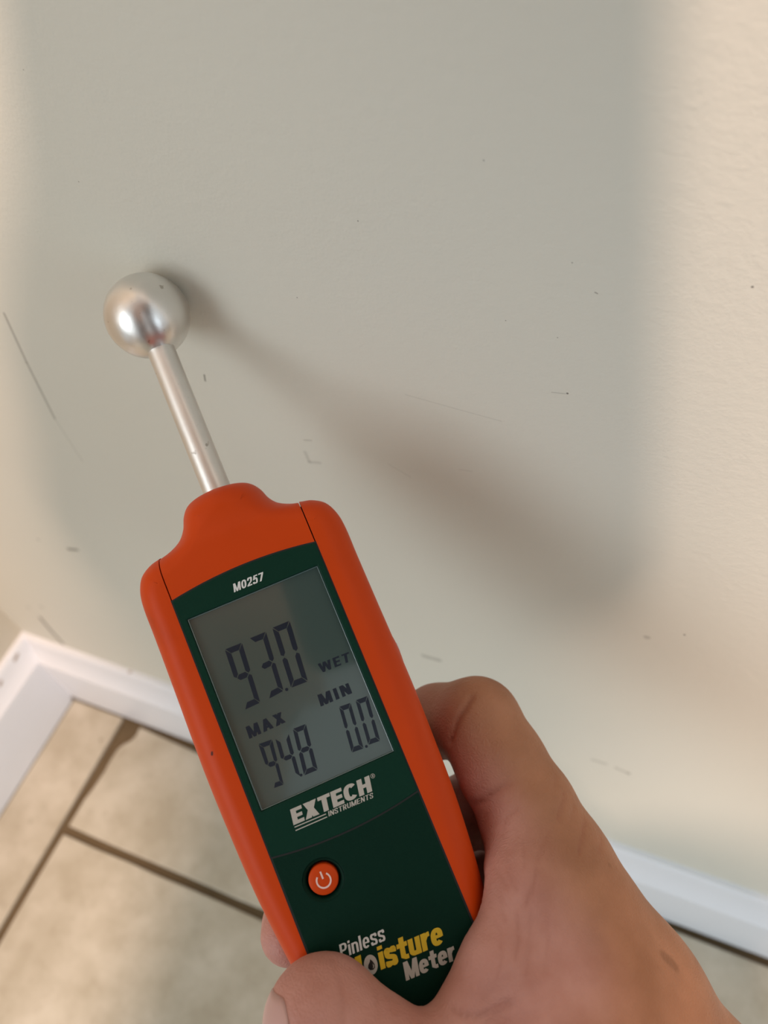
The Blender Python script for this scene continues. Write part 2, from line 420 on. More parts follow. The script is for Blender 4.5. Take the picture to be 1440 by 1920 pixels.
o = obj_bm('lower_panel', slab_bm(lo, [circ(4.15)], -2.4, .10), m_green2, meter); bevel_mod(o, .0002, 2, 50)
bm = lathe_bm([(4.15 * MM, .10 * MM), (3.9 * MM, -.05 * MM), (3.5 * MM, -.7 * MM), (3.3 * MM, -2.2 * MM), (0, -2.2 * MM)], 40)
bmesh.ops.translate(bm, verts=bm.verts, vec=(BX * MM, BY * MM, 0))
obj_bm('button_well', bm, m_green2, meter, angle=50)
bm = lathe_bm([(3.05 * MM, -2.2 * MM), (3.05 * MM, -.35 * MM), (2.98 * MM, -.12 * MM), (2.75 * MM, .02 * MM), (1.4 * MM, .10 * MM), (0, .12 * MM)], 40)
bmesh.ops.translate(bm, verts=bm.verts, vec=(BX * MM, BY * MM, 0))
button = obj_bm('power_button', bm, m_orange, meter, angle=50)
bm = bmesh.new()
def ribbon(bm, pts, w, z):
    vs = []
    for i, (x, y) in enumerate(pts):
        a = pts[max(i - 1, 0)]; c_ = pts[min(i + 1, len(pts) - 1)]
        t = Vector((c_[0] - a[0], c_[1] - a[1])).normalized()
        vs.append((bm.verts.new(((x - t.y * w / 2) * MM, (y + t.x * w / 2) * MM, z * MM)), bm.verts.new(((x + t.y * w / 2) * MM, (y - t.x * w / 2) * MM, z * MM))))
    for a, c_ in zip(vs[:-1], vs[1:]): bm.faces.new((a[0], a[1], c_[1], c_[0]))
ribbon(bm, [(BX + 1.42 * math.sin(a), BY - .12 + 1.42 * math.cos(a)) for a in [math.radians(42 + 276 * i / 24) for i in range(25)]], .34, .16)
ribbon(bm, [(BX, BY + 1.72), (BX, BY + .2)], .36, .17)
obj_bm('power_symbol', bm, m_pwr, button)

# display
o = obj_bm('display', slab_bm([(-14.6, 12.4), (-14.6, -29.2), (14.6, -29.2), (14.6, 12.4)], [], -1.6, -.85), m_lcd, meter)
display = o
o = obj_bm('display_rim', slab_bm([(-14.74, 12.54), (-14.74, -29.34), (14.74, -29.34), (14.74, 12.54)],
           [[(-14.50, 12.3), (-14.50, -29.15), (14.50, -29.15), (14.50, 12.3)]], -1.7, -.45), m_rim, meter)
bevel_mod(o, .00008, 2, 50)

def quad_map(q):
    TL, TR, BR, BL = [Vector(p) for p in q]
    def f(s, t):
        a = BL.lerp(BR, s); c_ = TL.lerp(TR, s); r = a.lerp(c_, t); return r
    return f
# seven segment digits: unit cell polygons mapped into each digit's own quad
def digit(q, on, z, name='digit', tw=.27, th=.092, gap=.012):
    f = quad_map(q); bm = bmesh.new()
    def poly(pts):
        bm.faces.new([bm.verts.new((f(s, t).x * MM, f(s, t).y * MM, z * MM)) for s, t in pts])
    w, h_, g = tw, th, gap; gx = gap * 3.2; mh = h_ * .5
    S = {'a': [(gx, 1), (1 - gx, 1), (1 - w, 1 - h_), (w, 1 - h_)],
         'd': [(gx, 0), (1 - gx, 0), (1 - w, h_), (w, h_)],
         'f': [(0, 1 - g), (0, .5 + mh * .9), (w * .5, .5 + g), (w, .5 + mh + g), (w, 1 - h_ - g)],
         'b': [(1, 1 - g), (1 - w, 1 - h_ - g), (1 - w, .5 + mh + g), (1 - w * .5, .5 + g), (1, .5 + mh * .9)],
         'e': [(0, g), (w, h_ + g), (w, .5 - mh - g), (w * .5, .5 - g), (0, .5 - mh * .9)],
         'c': [(1, g), (1, .5 - mh * .9), (1 - w * .5, .5 - g), (1 - w, .5 - mh - g), (1 - w, h_ + g)],
         'g': [(w * .62, .5), (w * 1.15, .5 + mh), (1 - w * 1.15, .5 + mh), (1 - w * .62, .5), (1 - w * 1.15, .5 - mh), (w * 1.15, .5 - mh)]}
    for k in on: poly(S[k])
    return obj_bm(name, bm, m_ink, meter)
def dot(x, y, r, z):
    bm = bmesh.new(); n = 10
    bm.faces.new([bm.verts.new(((x + r * math.cos(2 * math.pi * i / n)) * MM, (y + r * math.sin(2 * math.pi * i / n)) * MM, z * MM)) for i in range(n)])
    return obj_bm('decimal_point', bm, m_ink, meter)
ZD = -.82
digit([(-9.84, 3.74), (-6.04, 3.67), (-7.05, -9.25), (-10.53, -9.37)], 'abcdfg', ZD)
digit([(-4.32, 3.86), (-0.58, 3.83), (-1.71, -8.94), (-5.15, -9.26)], 'abcdg', ZD)
digit([(0.92, 4.03), (4.85, 4.03), (3.66, -9.16), (-0.04, -9.02)], 'abcdef', ZD)
dot(-1.03, -8.96, .34, ZD)
sm = dict(tw=.27, th=.10)
digit([(-10.49, -16.92), (-7.56, -17.11), (-8.72, -26.4), (-10.82, -26.25)], 'abcdfg', ZD, **sm)
digit([(-6.89, -17.3), (-4.0, -17.39), (-5.0, -26.27), (-7.75, -26.16)], 'bcfg', ZD, **sm)
digit([(-2.86, -16.9), (-0.01, -17.01), (-1.21, -26.5), (-4.2, -26.41)], 'abcdefg', ZD, **sm)
dot(-4.75, -26.1, .3, ZD)
digit([(7.63, -16.57), (10.18, -16.75), (9.11, -26.34), (6.53, -26.13)], 'abcdef', ZD, **sm)
digit([(11.33, -16.71), (14.0, -16.84), (12.88, -26.29), (10.29, -26.08)], 'abcdef', ZD, **sm)
dot(9.8, -26.2, .3, ZD)

def arcp(cx, cy, rx, ry, a0, a1, n=14, e=2.5):
    out = []
    for i in range(n + 1):
        a = math.radians(a0 + (a1 - a0) * i / n); c_, s_ = math.cos(a), math.sin(a)
        out.append((cx + rx * math.copysign(abs(c_) ** (2 / e), c_), cy + ry * math.copysign(abs(s_) ** (2 / e), s_)))
    return out
def glyph(c, t):
    """letter shapes, cap height 1: width, polygons, strokes"""
    h = t / 2; v = t * .82; hv = v / 2; X = .74
    R = lambda a, b_, c_, d: [(a, b_), (c_, b_), (c_, d), (a, d)]
    if c == 'I': return t, [R(0, 0, t, 1)], []
    if c == 'l': return t, [R(0, 0, t, 1)], []
    if c == 'i': return t, [R(0, 0, t, X), R(0, .84, t, 1)], []
    if c == 'E': w = .30 + 1.15 * t; return w, [R(0, 0, t, 1), R(0, 0, w, v), R(0, 1 - v, w * .98, 1), R(0, .5 - hv, w * .93, .5 + hv)], []
    if c == 'T': w = .36 + 1.1 * t; return w, [R(w / 2 - h, 0, w / 2 + h, 1), R(0, 1 - v, w, 1)], []
    if c == 'H': w = .30 + 1.5 * t; return w, [R(0, 0, t, 1), R(w - t, 0, w, 1), R(0, .5 - hv, w, .5 + hv)], []
    if c == 'X': w = .42 + 1.2 * t; k = 1.22 * t; return w, [[(0, 0), (k, 0), (w - .02, 1), (w - .02 - k, 1)], [(w - k, 0), (w, 0), (k + .02, 1), (.02, 1)]], []
    if c == 'N': w = .30 + 1.5 * t; return w, [R(0, 0, t * .92, 1), R(w - t * .92, 0, w, 1), [(0, 1), (t * 1.1, 1), (w, 0), (w - t * 1.1, 0)]], []
    if c == 'M':
        w = .40 + 1.9 * t; k = t * .95
        return w, [R(0, 0, k, 1), R(w - k, 0, w, 1), [(0, 1), (t * 1.15, 1), (w / 2 + t * .42, 0), (w / 2 - t * .42, 0)], [(w - t * 1.15, 1), (w, 1), (w / 2 + t * .42, 0), (w / 2 - t * .42, 0)]], []
    if c == 'A': w = .44 + 1.2 * t; k = 1.1 * t; return w, [[(0, 0), (k, 0), (w / 2 + h, 1), (w / 2 - h, 1)], [(w - k, 0), (w, 0), (w / 2 + h, 1), (w / 2 - h, 1)], R(w * .24, .2, w * .76, .2 + v * .85)], []
    if c == 'W':
        w = .62 + 1.7 * t; q = w / 4; k = t
        return w, [[(0, 1), (k, 1), (q + k / 2, 0), (q - k / 2, 0)], [(2 * q - k / 2, 1), (2 * q + k / 2, 1), (q + k / 2, 0), (q - k / 2, 0)],
                   [(2 * q - k / 2, 1), (2 * q + k / 2, 1), (3 * q + k / 2, 0), (3 * q - k / 2, 0)], [(w - k, 1), (w, 1), (3 * q + k / 2, 0), (3 * q - k / 2, 0)]], []
    if c in 'O0': w = .28 + 1.4 * t; return w, [], [arcp(w / 2, .5, w / 2 - h, .5 - hv, 0, 360, 28)]
    if c == 'C': w = .34 + 1.4 * t; return w, [], [arcp(w / 2, .5, w / 2 - h, .5 - hv, 38, 322, 26)]
    if c == 'U': w = .30 + 1.4 * t; return w, [], [[(h, 1), (h, .6)] + arcp(w / 2, .34, w / 2 - h, .34 - hv, 180, 360) + [(w - h, .6), (w - h, 1)]]
    if c in 'PR':
        w = .28 + 1.4 * t; b_ = [(h, 1 - hv), (w * .5, 1 - hv)] + arcp(w * .5, .72, w * .5 - h, .28 - hv, 90, -90, 10) + [(h, .44 + hv)]
        pol = [R(0, 0, t, 1)]
        if c == 'R': pol.append([(w - t * 1.1, 0), (w, 0), (w * .5 + t * .7, .5), (w * .5 - t * .4, .5)])
        return w, pol, [b_]
    if c == 'S' or c == 's':
        k = 1 if c == 'S' else X; w = (.28 + 1.35 * t) * (1 if c == 'S' else .95)
        pts = [(w - h * 1.1, .70), (w * .78, .93), (w * .5, 1 - hv / k), (w * .22, .93), (h, .74), (w * .28, .57), (w * .72, .43), (w - h, .26), (w * .78, .07), (w * .5, hv / k), (w * .22, .07), (h * 1.1, .30)]
        return w, [], [[(x, y * k) for x, y in catmull(pts, 4)]]
    if c == 'o': w = .26 + 1.35 * t; return w, [], [arcp(w / 2, X / 2, w / 2 - h, X / 2 - hv, 0, 360, 28)]
    if c == 'e': w = .26 + 1.35 * t; return w, [R(h, X * .5 - hv * .72, w - h * .6, X * .5 + hv * .72)], [arcp(w / 2, X / 2, w / 2 - h, X / 2 - hv, -8, 318, 26)]
    if c == 'n': w = .24 + 1.4 * t; return w, [R(0, 0, t, X)], [[(h, X * .62)] + arcp(w / 2, X * .66, w / 2 - h, X * .34 - hv, 170, 0, 10) + [(w - h, 0)]]
    if c == 'u': w = .24 + 1.4 * t; return w, [R(w - t, 0, w, X)], [[(h, X)] + arcp(w / 2, X * .34, w / 2 - h, X * .34 - hv, 180, 350, 10) + [(w - h, X * .4)]]
    if c == 'r': w = .14 + 1.2 * t; return w, [R(0, 0, t, X)], [[(h, X * .55), (t, X * .8), (w * .75, X - hv * 1.1), (w, X - hv)]]
    if c == 't': w = .14 + 1.5 * t; return w, [R(w * .26, .12, w * .26 + t, .97), R(0, X - v, w, X)], [[(w * .26 + h, .3), (w * .26 + h * 1.15, hv * 1.6), (w * .26 + t, hv), (w, hv)]]
    if c == '2': w = .28 + 1.3 * t; return w, [R(0, 0, w, v)], [catmull([(h, .68), (w * .25, .93), (w * .52, 1 - hv), (w * .8, .92), (w - h, .72), (w * .78, .5), (w * .4, .27), (h * 1.1, v * .8)], 4)]
    if c == '5': w = .28 + 1.3 * t; return w, [R(t * .5, 1 - v, w * .95, 1), [(t * .5, 1), (t * 1.45, 1), (t * 1.15, .46), (t * .1, .46)]], [catmull([(h, .54), (w * .35, .62), (w * .7, .6), (w - h, .34), (w * .78, .08), (w * .45, hv), (w * .2, .08), (h, .26)], 4)]
    if c == '7': w = .28 + 1.3 * t; return w, [R(0, 1 - v, w, 1), [(w - t * 1.1, 1 - v), (w, 1 - v), (w * .42 + h, 0), (w * .42 - h * 1.1, 0)]], []
def text(name, s, q, z, mat, parent=meter, t=.2, gap=.09):
    polys = []; x0 = 0.0
    for ch in s:
        w, pol, strokes = glyph(ch, t)
        for p in pol: polys.append([(x + x0, y) for x, y in p])
        for st in strokes:
            L = []; closed = math.dist(st[0], st[-1]) < 1e-6
            for i, (x, y) in enumerate(st):
                a = st[i - 1] if i else (st[-2] if closed else st[0]); b_ = st[i + 1] if i < len(st) - 1 else (st[1] if closed else st[-1])
                d = math.dist(a, b_) or 1e-9; tx, ty = (b_[0] - a[0]) / d, (b_[1] - a[1]) / d
                th = t * (1 - .18 * abs(tx) ** 2)
                L.append(((x - ty * th / 2 + x0, y + tx * th / 2), (x + ty * th / 2 + x0, y - tx * th / 2)))
            for a, b_ in zip(L[:-1], L[1:]): polys.append([a[0], a[1], b_[1], b_[0]])
        x0 += w + gap
    W_ = x0 - gap; f = quad_map(q); bm = bmesh.new(); k = 0
    for p in polys:
        pts = [f(x / W_, y) for x, y in p]; k += 1
        ar = sum(pts[i].x * pts[(i + 1) % len(pts)].y - pts[(i + 1) % len(pts)].x * pts[i].y for i in range(len(pts)))
        if ar < 0: pts.reverse()
        bm.faces.new([bm.verts.new((p_.x * MM, p_.y * MM, (z + k * .0002) * MM)) for p_ in pts])
    me = bpy.data.meshes.new(name); bm.to_mesh(me); bm.free()
    return link(name, me, mat, parent)
text('model_lettering', 'MO257', [(-3.15, 15.75), (3.60, 15.7), (3.04, 14.0), (-3.6, 14.0)], .19, m_white, t=.19)
text('brand_lettering', 'EXTECH', [(-9.23, -31.30), (8.10, -31.55), (7.51, -34.70), (-9.70, -34.40)], .19, m_silver, t=.27, gap=.05)
text('brand_lettering', 'INSTRUMENTS', [(-2.3, -34.72), (7.50, -34.97), (7.18, -35.95), (-2.54, -35.71)], .19, m_silver, t=.15, gap=.09)
bm = bmesh.new(); ribbon(bm, [(-9.66, -34.83), (-2.86, -35.01)], .2, .19); ribbon(bm, [(-9.70, -35.51), (-2.87, -35.63)], .2, .19)
obj_bm('underline', bm, m_silver, meter)
bm = bmesh.new(); ribbon(bm, [(8.74 + .42 * math.cos(a), -31.97 + .42 * math.sin(a)) for a in [2 * math.pi * i / 20 for i in range(21)]], .09, .19)
obj_bm('registered_mark', bm, m_silver, meter)
text('registered_letter', 'R', [(8.62, -31.74), (8.92, -31.74), (8.92, -32.2), (8.60, -32.2)], .19, m_silver, t=.16)
text('caption_lettering', 'Pinless', [(-9.96, -59.0), (-0.50, -59.2), (-1.14, -62.0), (-10.55, -61.6)], .14, m_white, t=.15, gap=.08)
text('caption_lettering', 'M', [(-10.6, -62.33), (-6.75, -62.44), (-7.70, -66.54), (-11.45, -66.44)], .14, m_yellow, t=.25)
text('caption_lettering', 'isture', [(-3.30, -62.45), (10.35, -62.94), (9.40, -67.30), (-4.16, -66.70)], .145, m_yellow, t=.24, gap=.045)
def blob(pts, z, name, mat, parent=meter):
    bm = bmesh.new(); bm.faces.new([bm.verts.new((x * MM, y * MM, z * MM)) for x, y in pts]); return obj_bm(name, bm, mat, parent)
blob([(-5.62 + 1.38 * math.cos(a) + .22 * math.sin(a), -65.0 + 1.85 * math.sin(a)) for a in [2 * math.pi * i / 32 for i in range(32)]], .14, 'letter_o', m_silver)
blob([(-5.35, -63.95), (-5.05, -64.5), (-4.88, -65.2), (-5.05, -65.8), (-5.55, -66.05), (-6.1, -65.85), (-6.35, -65.35), (-6.12, -64.85), (-5.6, -64.4)], .17, 'drop_symbol', m_blackp)
blob([(-5.20, -64.9), (-5.08, -65.3), (-5.2, -65.65), (-5.5, -65.8), (-5.28, -65.4)], .18, 'drop_symbol', m_silver)
text('caption_lettering', 'Meter', [(0.32, -67.25), (11.06, -67.65), (10.31, -71.15), (-0.39, -70.62)], .14, m_silver, t=.24, gap=.045)
text('display_word', 'MAX', [(-11.68, -12.65), (-3.7, -12.72), (-3.64, -15.02), (-11.77, -15.2)], ZD, m_ink, t=.23, gap=.16)
text('display_word', 'MIN', [(4.4, -12.54), (11.3, -12.79), (11.27, -15.05), (4.19, -15.0)], ZD, m_ink, t=.25, gap=.2)
text('display_word', 'WET', [(6.86, -6.67), (13.87, -6.9), (13.45, -8.84), (6.92, -8.69)], ZD, m_ink, t=.21, gap=.18)

# probe: rod and ball
RB = 10.035; BYC = 84.8; ZR = -13.2
prof = [(0, 20 * MM), (3.28 * MM, 20 * MM), (3.28 * MM, (BYC - 9) * MM), (3.0 * MM, (BYC - 8.8) * MM), (0, (BYC - 8.8) * MM)]
bm = lathe_bm(prof, 48, 'Y'); bmesh.ops.translate(bm, verts=bm.verts, vec=(0, 0, ZR * MM))
obj_bm('probe_rod', bm, m_rod, meter, angle=40)
bm = bmesh.new(); bmesh.ops.create_uvsphere(bm, u_segments=64, v_segments=40, radius=RB * MM)
bmesh.ops.translate(bm, verts=bm.verts, vec=(0, BYC * MM, ZR * MM))
obj_bm('probe_ball', bm, m_ball, meter, smooth=True)
# side button on the right grip
bm = bmesh.new(); bmesh.ops.create_uvsphere(bm, u_segments=24, v_segments=16, radius=1)
for v in bm.verts: v.co = Vector(((23.35 + 1.0 * v.co.x) * MM, (-11.2 + 5.6 * v.co.y) * MM, (-9.5 + 4.2 * v.co.z) * MM))
sb = obj_bm('side_button', bm, m_orange, meter, smooth=True)
bm = box_bm(23.9 * MM, 24.42 * MM, -11.6 * MM, -9.4 * MM, -9.6 * MM, -7.8 * MM, .0001)
obj_bm('button_mark', bm, m_white, sb)

# ------------------------------------------------------------------ the hand, grown from one distance field
H = 0.9
X0, Y0, Z0 = -36.0, -250.0, -66.0
NX, NY, NZ = int(118 / H), int(240 / H), int(104 / H)
gx = (X0 + H * np.arange(NX)).astype(np.float32); gy = (Y0 + H * np.arange(NY)).astype(np.float32); gz = (Z0 + H * np.arange(NZ)).astype(np.float32)
BIG = 30.0
def newf(): return np.full((NX, NY, NZ), BIG, np.float32)
def grid_(x0, x1, y0, y1, z0, z1, h):
    global H, X0, Y0, Z0, NX, NY, NZ, gx, gy, gz
    H = h; X0, Y0, Z0 = x0, y0, z0; NX, NY, NZ = int((x1 - x0) / h), int((y1 - y0) / h), int((z1 - z0) / h)
    gx, gy, gz = [(o_ + h * np.arange(n)).astype(np.float32) for o_, n in ((x0, NX), (y0, NY), (z0, NZ))]
def smin(a, b_, k):
    h_ = np.clip(.5 + .5 * (b_ - a) / k, 0, 1); return b_ * (1 - h_) + a * h_ - k * h_ * (1 - h_)
def add(F, a, c_, ra, rb, k, flat=None):
    pad = max(ra, rb) + k + 6
    lo_ = [min(a[i], c_[i]) - pad for i in range(3)]; hi = [max(a[i], c_[i]) + pad for i in range(3)]
    i0 = [max(0, int((lo_[i] - o_) / H)) for i, o_ in enumerate((X0, Y0, Z0))]
    i1 = [min(n, int((hi[i] - o_) / H) + 2) for i, (o_, n) in enumerate(((X0, NX), (Y0, NY), (Z0, NZ)))]
    sl = tuple(slice(i0[i], i1[i]) for i in range(3))
    x = gx[sl[0]][:, None, None]; y = gy[sl[1]][None, :, None]; z = gz[sl[2]][None, None, :]
    d = [c_[i] - a[i] for i in range(3)]; L2 = sum(v * v for v in d) + 1e-6
    t = np.clip(((x - a[0]) * d[0] + (y - a[1]) * d[1] + (z - a[2]) * d[2]) / L2, 0, 1)
    q = np.sqrt((x - a[0] - t * d[0]) ** 2 + (y - a[1] - t * d[1]) ** 2 + (z - a[2] - t * d[2]) ** 2) - (ra + (rb - ra) * t)
    F[sl] = smin(F[sl], q.astype(np.float32), k)
def chain(pts, k=2.5):
    F = newf()
    for (a, ra), (c_, rb) in zip(pts[:-1], pts[1:]): add(F, a, c_, ra, rb, k)
    return F
palm = newf()
idx_mcp = (38.0, -69, -16)
for a, c_, ra, rb, k in [
    (idx_mcp, (42.2, -98, -13.5), 12.6, 14.2, 6), ((42.2, -98, -13.5), (46.5, -124, -12), 14.2, 16.0, 6), ((46.5, -124, -12), (47, -150, -15), 16.0, 16.0, 6),
    ((40, -84, -32), (43, -148, -30), 12, 15, 8), ((37, -100, -42), (40, -148, -40), 11, 14, 8), ((31, -114, -48), (36, -150, -46), 10, 13, 8),
    ((42, -142, -2), (24.5, -103, 9), 15.5, 12.5, 8),                 # thumb metacarpal
    ((38, -80, -8), (27, -100, 6), 9, 10, 8), ((34, -94, -2), (40, -122, -4), 12, 15, 8), ((33, -78, -9), (40, -100, -8), 8.5, 12, 8),
    ((32.5, -57, -14), (27.2, -64.2, -2.5), 6.0, 6.0, 5), ((27.2, -64.2, -2.5), (16.6, -73.2, 3.8), 6.0, 6.0, 4), ((16.6, -73.0, 3.8), (6.2, -79.6, 6.5), 6.0, 6.4, 3),
    ((30, -72, -5), (22, -86, 6), 8, 9, 8), ((34, -66, -13), (30, -76, -8), 8, 9, 6),
    ((44, -150, -17), (54, -170, 8), 15, 15, 10), ((36, -150, -44), (46, -180, -8), 13, 15, 10), ((40, -146, -30), (50, -176, 0), 15, 16, 10),
    ((54, -170, 8), (55, -176, 22), 15, 13, 6), ((46, -180, -8), (50, -186, 18), 15, 15, 6)]:
    add(palm, a, c_, ra, rb, k)
index = chain([(idx_mcp, 12.6), ((37.6, -56, -18), 11.2), ((37.0, -45, -21.5), 10.2), ((36.0, -35.2, -26.5), 10.4), ((28, -32.6, -36), 8.9), ((14, -33.5, -38), 8.4), ((-6, -36.5, -35.5), 6.6)], 2.0)
add(index, (31.6, -46.5, -17.5), (32.6, -38.5, -21), 5.6, 5.2, 3.5)
middle = chain([((40, -84, -30), 11.5), ((35.0, -57, -41), 9.8), ((6, -57, -39.5), 8.6), ((-14, -59.5, -36), 7.8), ((-21.3, -60.3, -27.5), 7.6), ((-22.6, -60.3, -22.5), 6.6)], 2.0)
ring = chain([((38, -100, -40), 11), ((32, -77, -45), 9.8), ((4, -77, -41), 8.6), ((-15, -77.5, -36), 7.8), ((-21.5, -77, -27), 7.4), ((-23.0, -76.5, -18), 6.4)], 2.0)
pinky = chain([((33, -116, -46), 10), ((27, -97, -46), 8.6), ((8, -96, -42), 7.4), ((-10, -96, -36), 6.6)], 2.0)
thumb = chain([((24.5, -103, 9), 12.5), ((12, -96.5, 12.0), 11.2), ((-2.0, -86.0, 11.2), 10.4), ((-10.2, -77.0, 9.2), 10.4), ((-16.8, -68.2, 5.6), 10.7), ((-18.4, -69.2, 2.5), 9.2)], 3.0)
F = smin(palm, index, 3.0)
F = smin(F, thumb, 4.0)
for g_ in (middle, ring, pinky): F = np.minimum(F, g_) if g_ is not middle else smin(F, g_, .8)
del palm, index, middle, ring, pinky, thumb
# skin rests against the meter body: keep the field outside of it
x = gx[:, None, None]; y = gy[None, :, None]; z = gz[None, None, :]
hw = np.interp(gy, [-104, -95, -86, -75, -65, -55, -44, -32, -18, 20], [15, 18.9, 19.9, 20.5, 21.4, 22.6, 23.6, 24.1, 24.4, 24.2]).astype(np.float32)[None, :, None]
rr = 5.0
qx = np.abs(x) - (hw + .25 - rr); qz = np.abs(z + 13.1) - (13.7 - rr)
box = np.sqrt(np.maximum(qx, 0) ** 2 + np.maximum(qz, 0) ** 2) + np.minimum(np.maximum(qx, qz), 0) - rr
box = np.maximum(box, -(y + 104.0))
F = -smin(-F, np.broadcast_to(box, F.shape).astype(np.float32), 1.2)
F[:, :3, :] = np.maximum(F[:, :3, :], 1.0)           # close the cut at the sleeve end

def surface_nets(F):
    ins = F < 0
    nx, ny, nz = F.shape
    c = ins[:-1, :-1, :-1].astype(np.int8); s = c.copy() * 0
    offs = [(i, j, k) for i in (0, 1) for j in (0, 1) for k in (0, 1)]
    for i, j, k in offs: s += ins[i:nx - 1 + i, j:ny - 1 + j, k:nz - 1 + k]
    cells = np.argwhere((s > 0) & (s < 8)); n = len(cells)
    idx = -np.ones((nx - 1, ny - 1, nz - 1), np.int64); idx[tuple(cells.T)] = np.arange(n)
    vals = {o_: F[cells[:, 0] + o_[0], cells[:, 1] + o_[1], cells[:, 2] + o_[2]] for o_ in offs}
    acc = np.zeros((n, 3)); cnt = np.zeros(n)
    for a in offs:
        for ax in range(3):
            if a[ax] == 0:
                b_ = list(a); b_[ax] = 1; b_ = tuple(b_)
                va, vb = vals[a], vals[b_]; m = (va < 0) != (vb < 0)
                t = np.where(m, va / np.where(m, va - vb, 1), 0)
                p = np.tile(np.array(a, float), (n, 1)); p[:, ax] = t
                acc[m] += p[m]; cnt[m] += 1
    V = cells + acc / cnt[:, None]
    Q = []
    for ax in range(3):
        u_, v_ = (ax + 1) % 3, (ax + 2) % 3
        a = [slice(None)] * 3; b_ = [slice(None)] * 3; a[ax] = slice(0, -1); b_[ax] = slice(1, None)
        ch = ins[tuple(a)] != ins[tuple(b_)]
        E_ = np.argwhere(ch); up_ = ins[tuple(a)][ch]
        ok = (E_[:, u_] > 0) & (E_[:, v_] > 0) & (E_[:, u_] < F.shape[u_] - 1) & (E_[:, v_] < F.shape[v_] - 1)
        E_ = E_[ok]; up_ = up_[ok]
        def at_(du, dv):
            e = E_.copy(); e[:, u_] -= du; e[:, v_] -= dv; return idx[tuple(e.T)]
        q = np.stack([at_(0, 0), at_(1, 0), at_(1, 1), at_(0, 1)], 1)
        q[~up_] = q[~up_][:, ::-1]
        Q.append(q)
    return V, np.concatenate(Q)
V, Q = surface_nets(F)
V = V * H + np.array([X0, Y0, Z0])
# keep only the main body of the surface
lab = np.arange(len(V))
while True:
    m_ = lab[Q].min(1); new = lab.copy()
    for k_ in range(4): np.minimum.at(new, Q[:, k_], m_)
    new = new[new]
    if (new == lab).all(): break
    lab = new
main = np.bincount(lab).argmax(); keep = lab == main
re_ = np.cumsum(keep) - 1; Q = re_[Q[keep[Q[:, 0]]]]; V = V[keep]
# relax
E1 = np.concatenate([Q[:, [0, 1]], Q[:, [1, 2]], Q[:, [2, 3]], Q[:, [3, 0]]])
E1 = np.unique(np.sort(E1, 1), axis=0)
deg = np.bincount(E1.ravel(), minlength=len(V)).astype(float)
for it in range(6):
    S_ = np.zeros_like(V)
    for d_ in range(3):
        S_[:, d_] = np.bincount(E1[:, 0], V[E1[:, 1], d_], len(V)) + np.bincount(E1[:, 1], V[E1[:, 0], d_], len(V))
    L_ = S_ / deg[:, None] - V
    V = V + (.5 if it % 2 == 0 else -.52) * L_ if it < 4 else V + .45 * L_
# creases and folds: polylines given on the front of the hand, dropped onto the skin
bvh = BVHTree.FromPolygons([tuple(v) for v in V], [tuple(int(i) for i in q) for q in Q])
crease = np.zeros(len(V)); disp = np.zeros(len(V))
def fold(pts, w, depth, dark=1.0, src=None):
    P = []
    for x_, y_ in catmull(pts, 5):
        hit = bvh.ray_cast(Vector((x_, y_, 60)), Vector((0, 0, -1)))
        if hit[0] is not None: P.append(np.array(hit[0]))
    for a, c_ in zip(P[:-1], P[1:]):
        if np.linalg.norm(a - c_) > 8: continue
        near = np.where(np.abs(V - (a + c_) / 2).max(1) < 4 + w * 3 + np.abs(a - c_).max())[0]
        d = c_ - a; t = np.clip(((V[near] - a) @ d) / (d @ d + 1e-9), 0, 1)
        r = np.linalg.norm(V[near] - a - t[:, None] * d, axis=1); g_ = np.exp(-(r / w) ** 2)
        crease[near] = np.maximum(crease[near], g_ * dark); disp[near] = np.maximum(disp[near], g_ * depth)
for pts, w, dp, dk in [
    ([(36.5, -28.2), (33.4, -30.0), (30.4, -32.2), (27.5, -35.5)], .6, .7, .6),
    ([(26.6, -49.2), (29, -48.6), (32, -47.6), (35, -47.4)], .6, .5, .7),
    ([(29.5, -55.2), (31.5, -53.2), (34.5, -52.2)], .45, .18, .4),
    ([(27, -65.4), (29.5, -63.6), (32, -61.6)], .5, .25, .5), ([(33, -60.8), (36, -59.8), (38.5, -58.8)], .5, .15, .3),
    ([(24.2, -58.5), (25.0, -61.5)], .4, .15, .35), ([(26.5, -62.5), (26.9, -59.5), (28.2, -57)], .45, .15, .25),
    ([(27.5, -66.5), (25.0, -70.5), (21.5, -74.5)], .45, .16, .25), ([(30.5, -68), (28.0, -72.5), (25.0, -76)], .5, .14, .18),
    ([(20.5, -66.0), (19.0, -69.5), (15.5, -73.5)], .4, .16, .25), ([(29.5, -60.5), (32, -57.8), (35, -56.4)], .45, .14, .25), ([(23, -62.5), (22, -66)], .35, .15, .3),
    ([(24.6, -66.0), (23.2, -69.0), (21.0, -71.5)], .4, .2, .4),
    ([(6.5, -74.2), (9, -76.2), (13, -77.2), (17, -77.4)], .55, .45, .5),
    ([(12, -75.0), (15, -73.8), (18, -73.5)], .6, .2, .2), ([(18, -80), (21, -80.5), (24, -80)], .7, .15, .12),
    ([(45.5, -54.5), (43.2, -56), (41.5, -57.5)], .5, .4, .5), ([(47.5, -61.0), (45, -62.5), (42.5, -64.5)], .5, .4, .5),
    ([(46.5, -57.5), (44.5, -58.8)], .5, .35, .3), ([(49, -66), (46.5, -67)], .5, .3, .35), ([(46, -50.5), (44, -51.8)], .5, .25, .25),
    ([(-11, -58.5), (-10.5, -62), (-12, -66)], .5, .25, .25), ([(-6, -60.5), (-5, -64), (-6, -68)], .5, .18, .2)]:
    fold(pts, w, dp, dk)
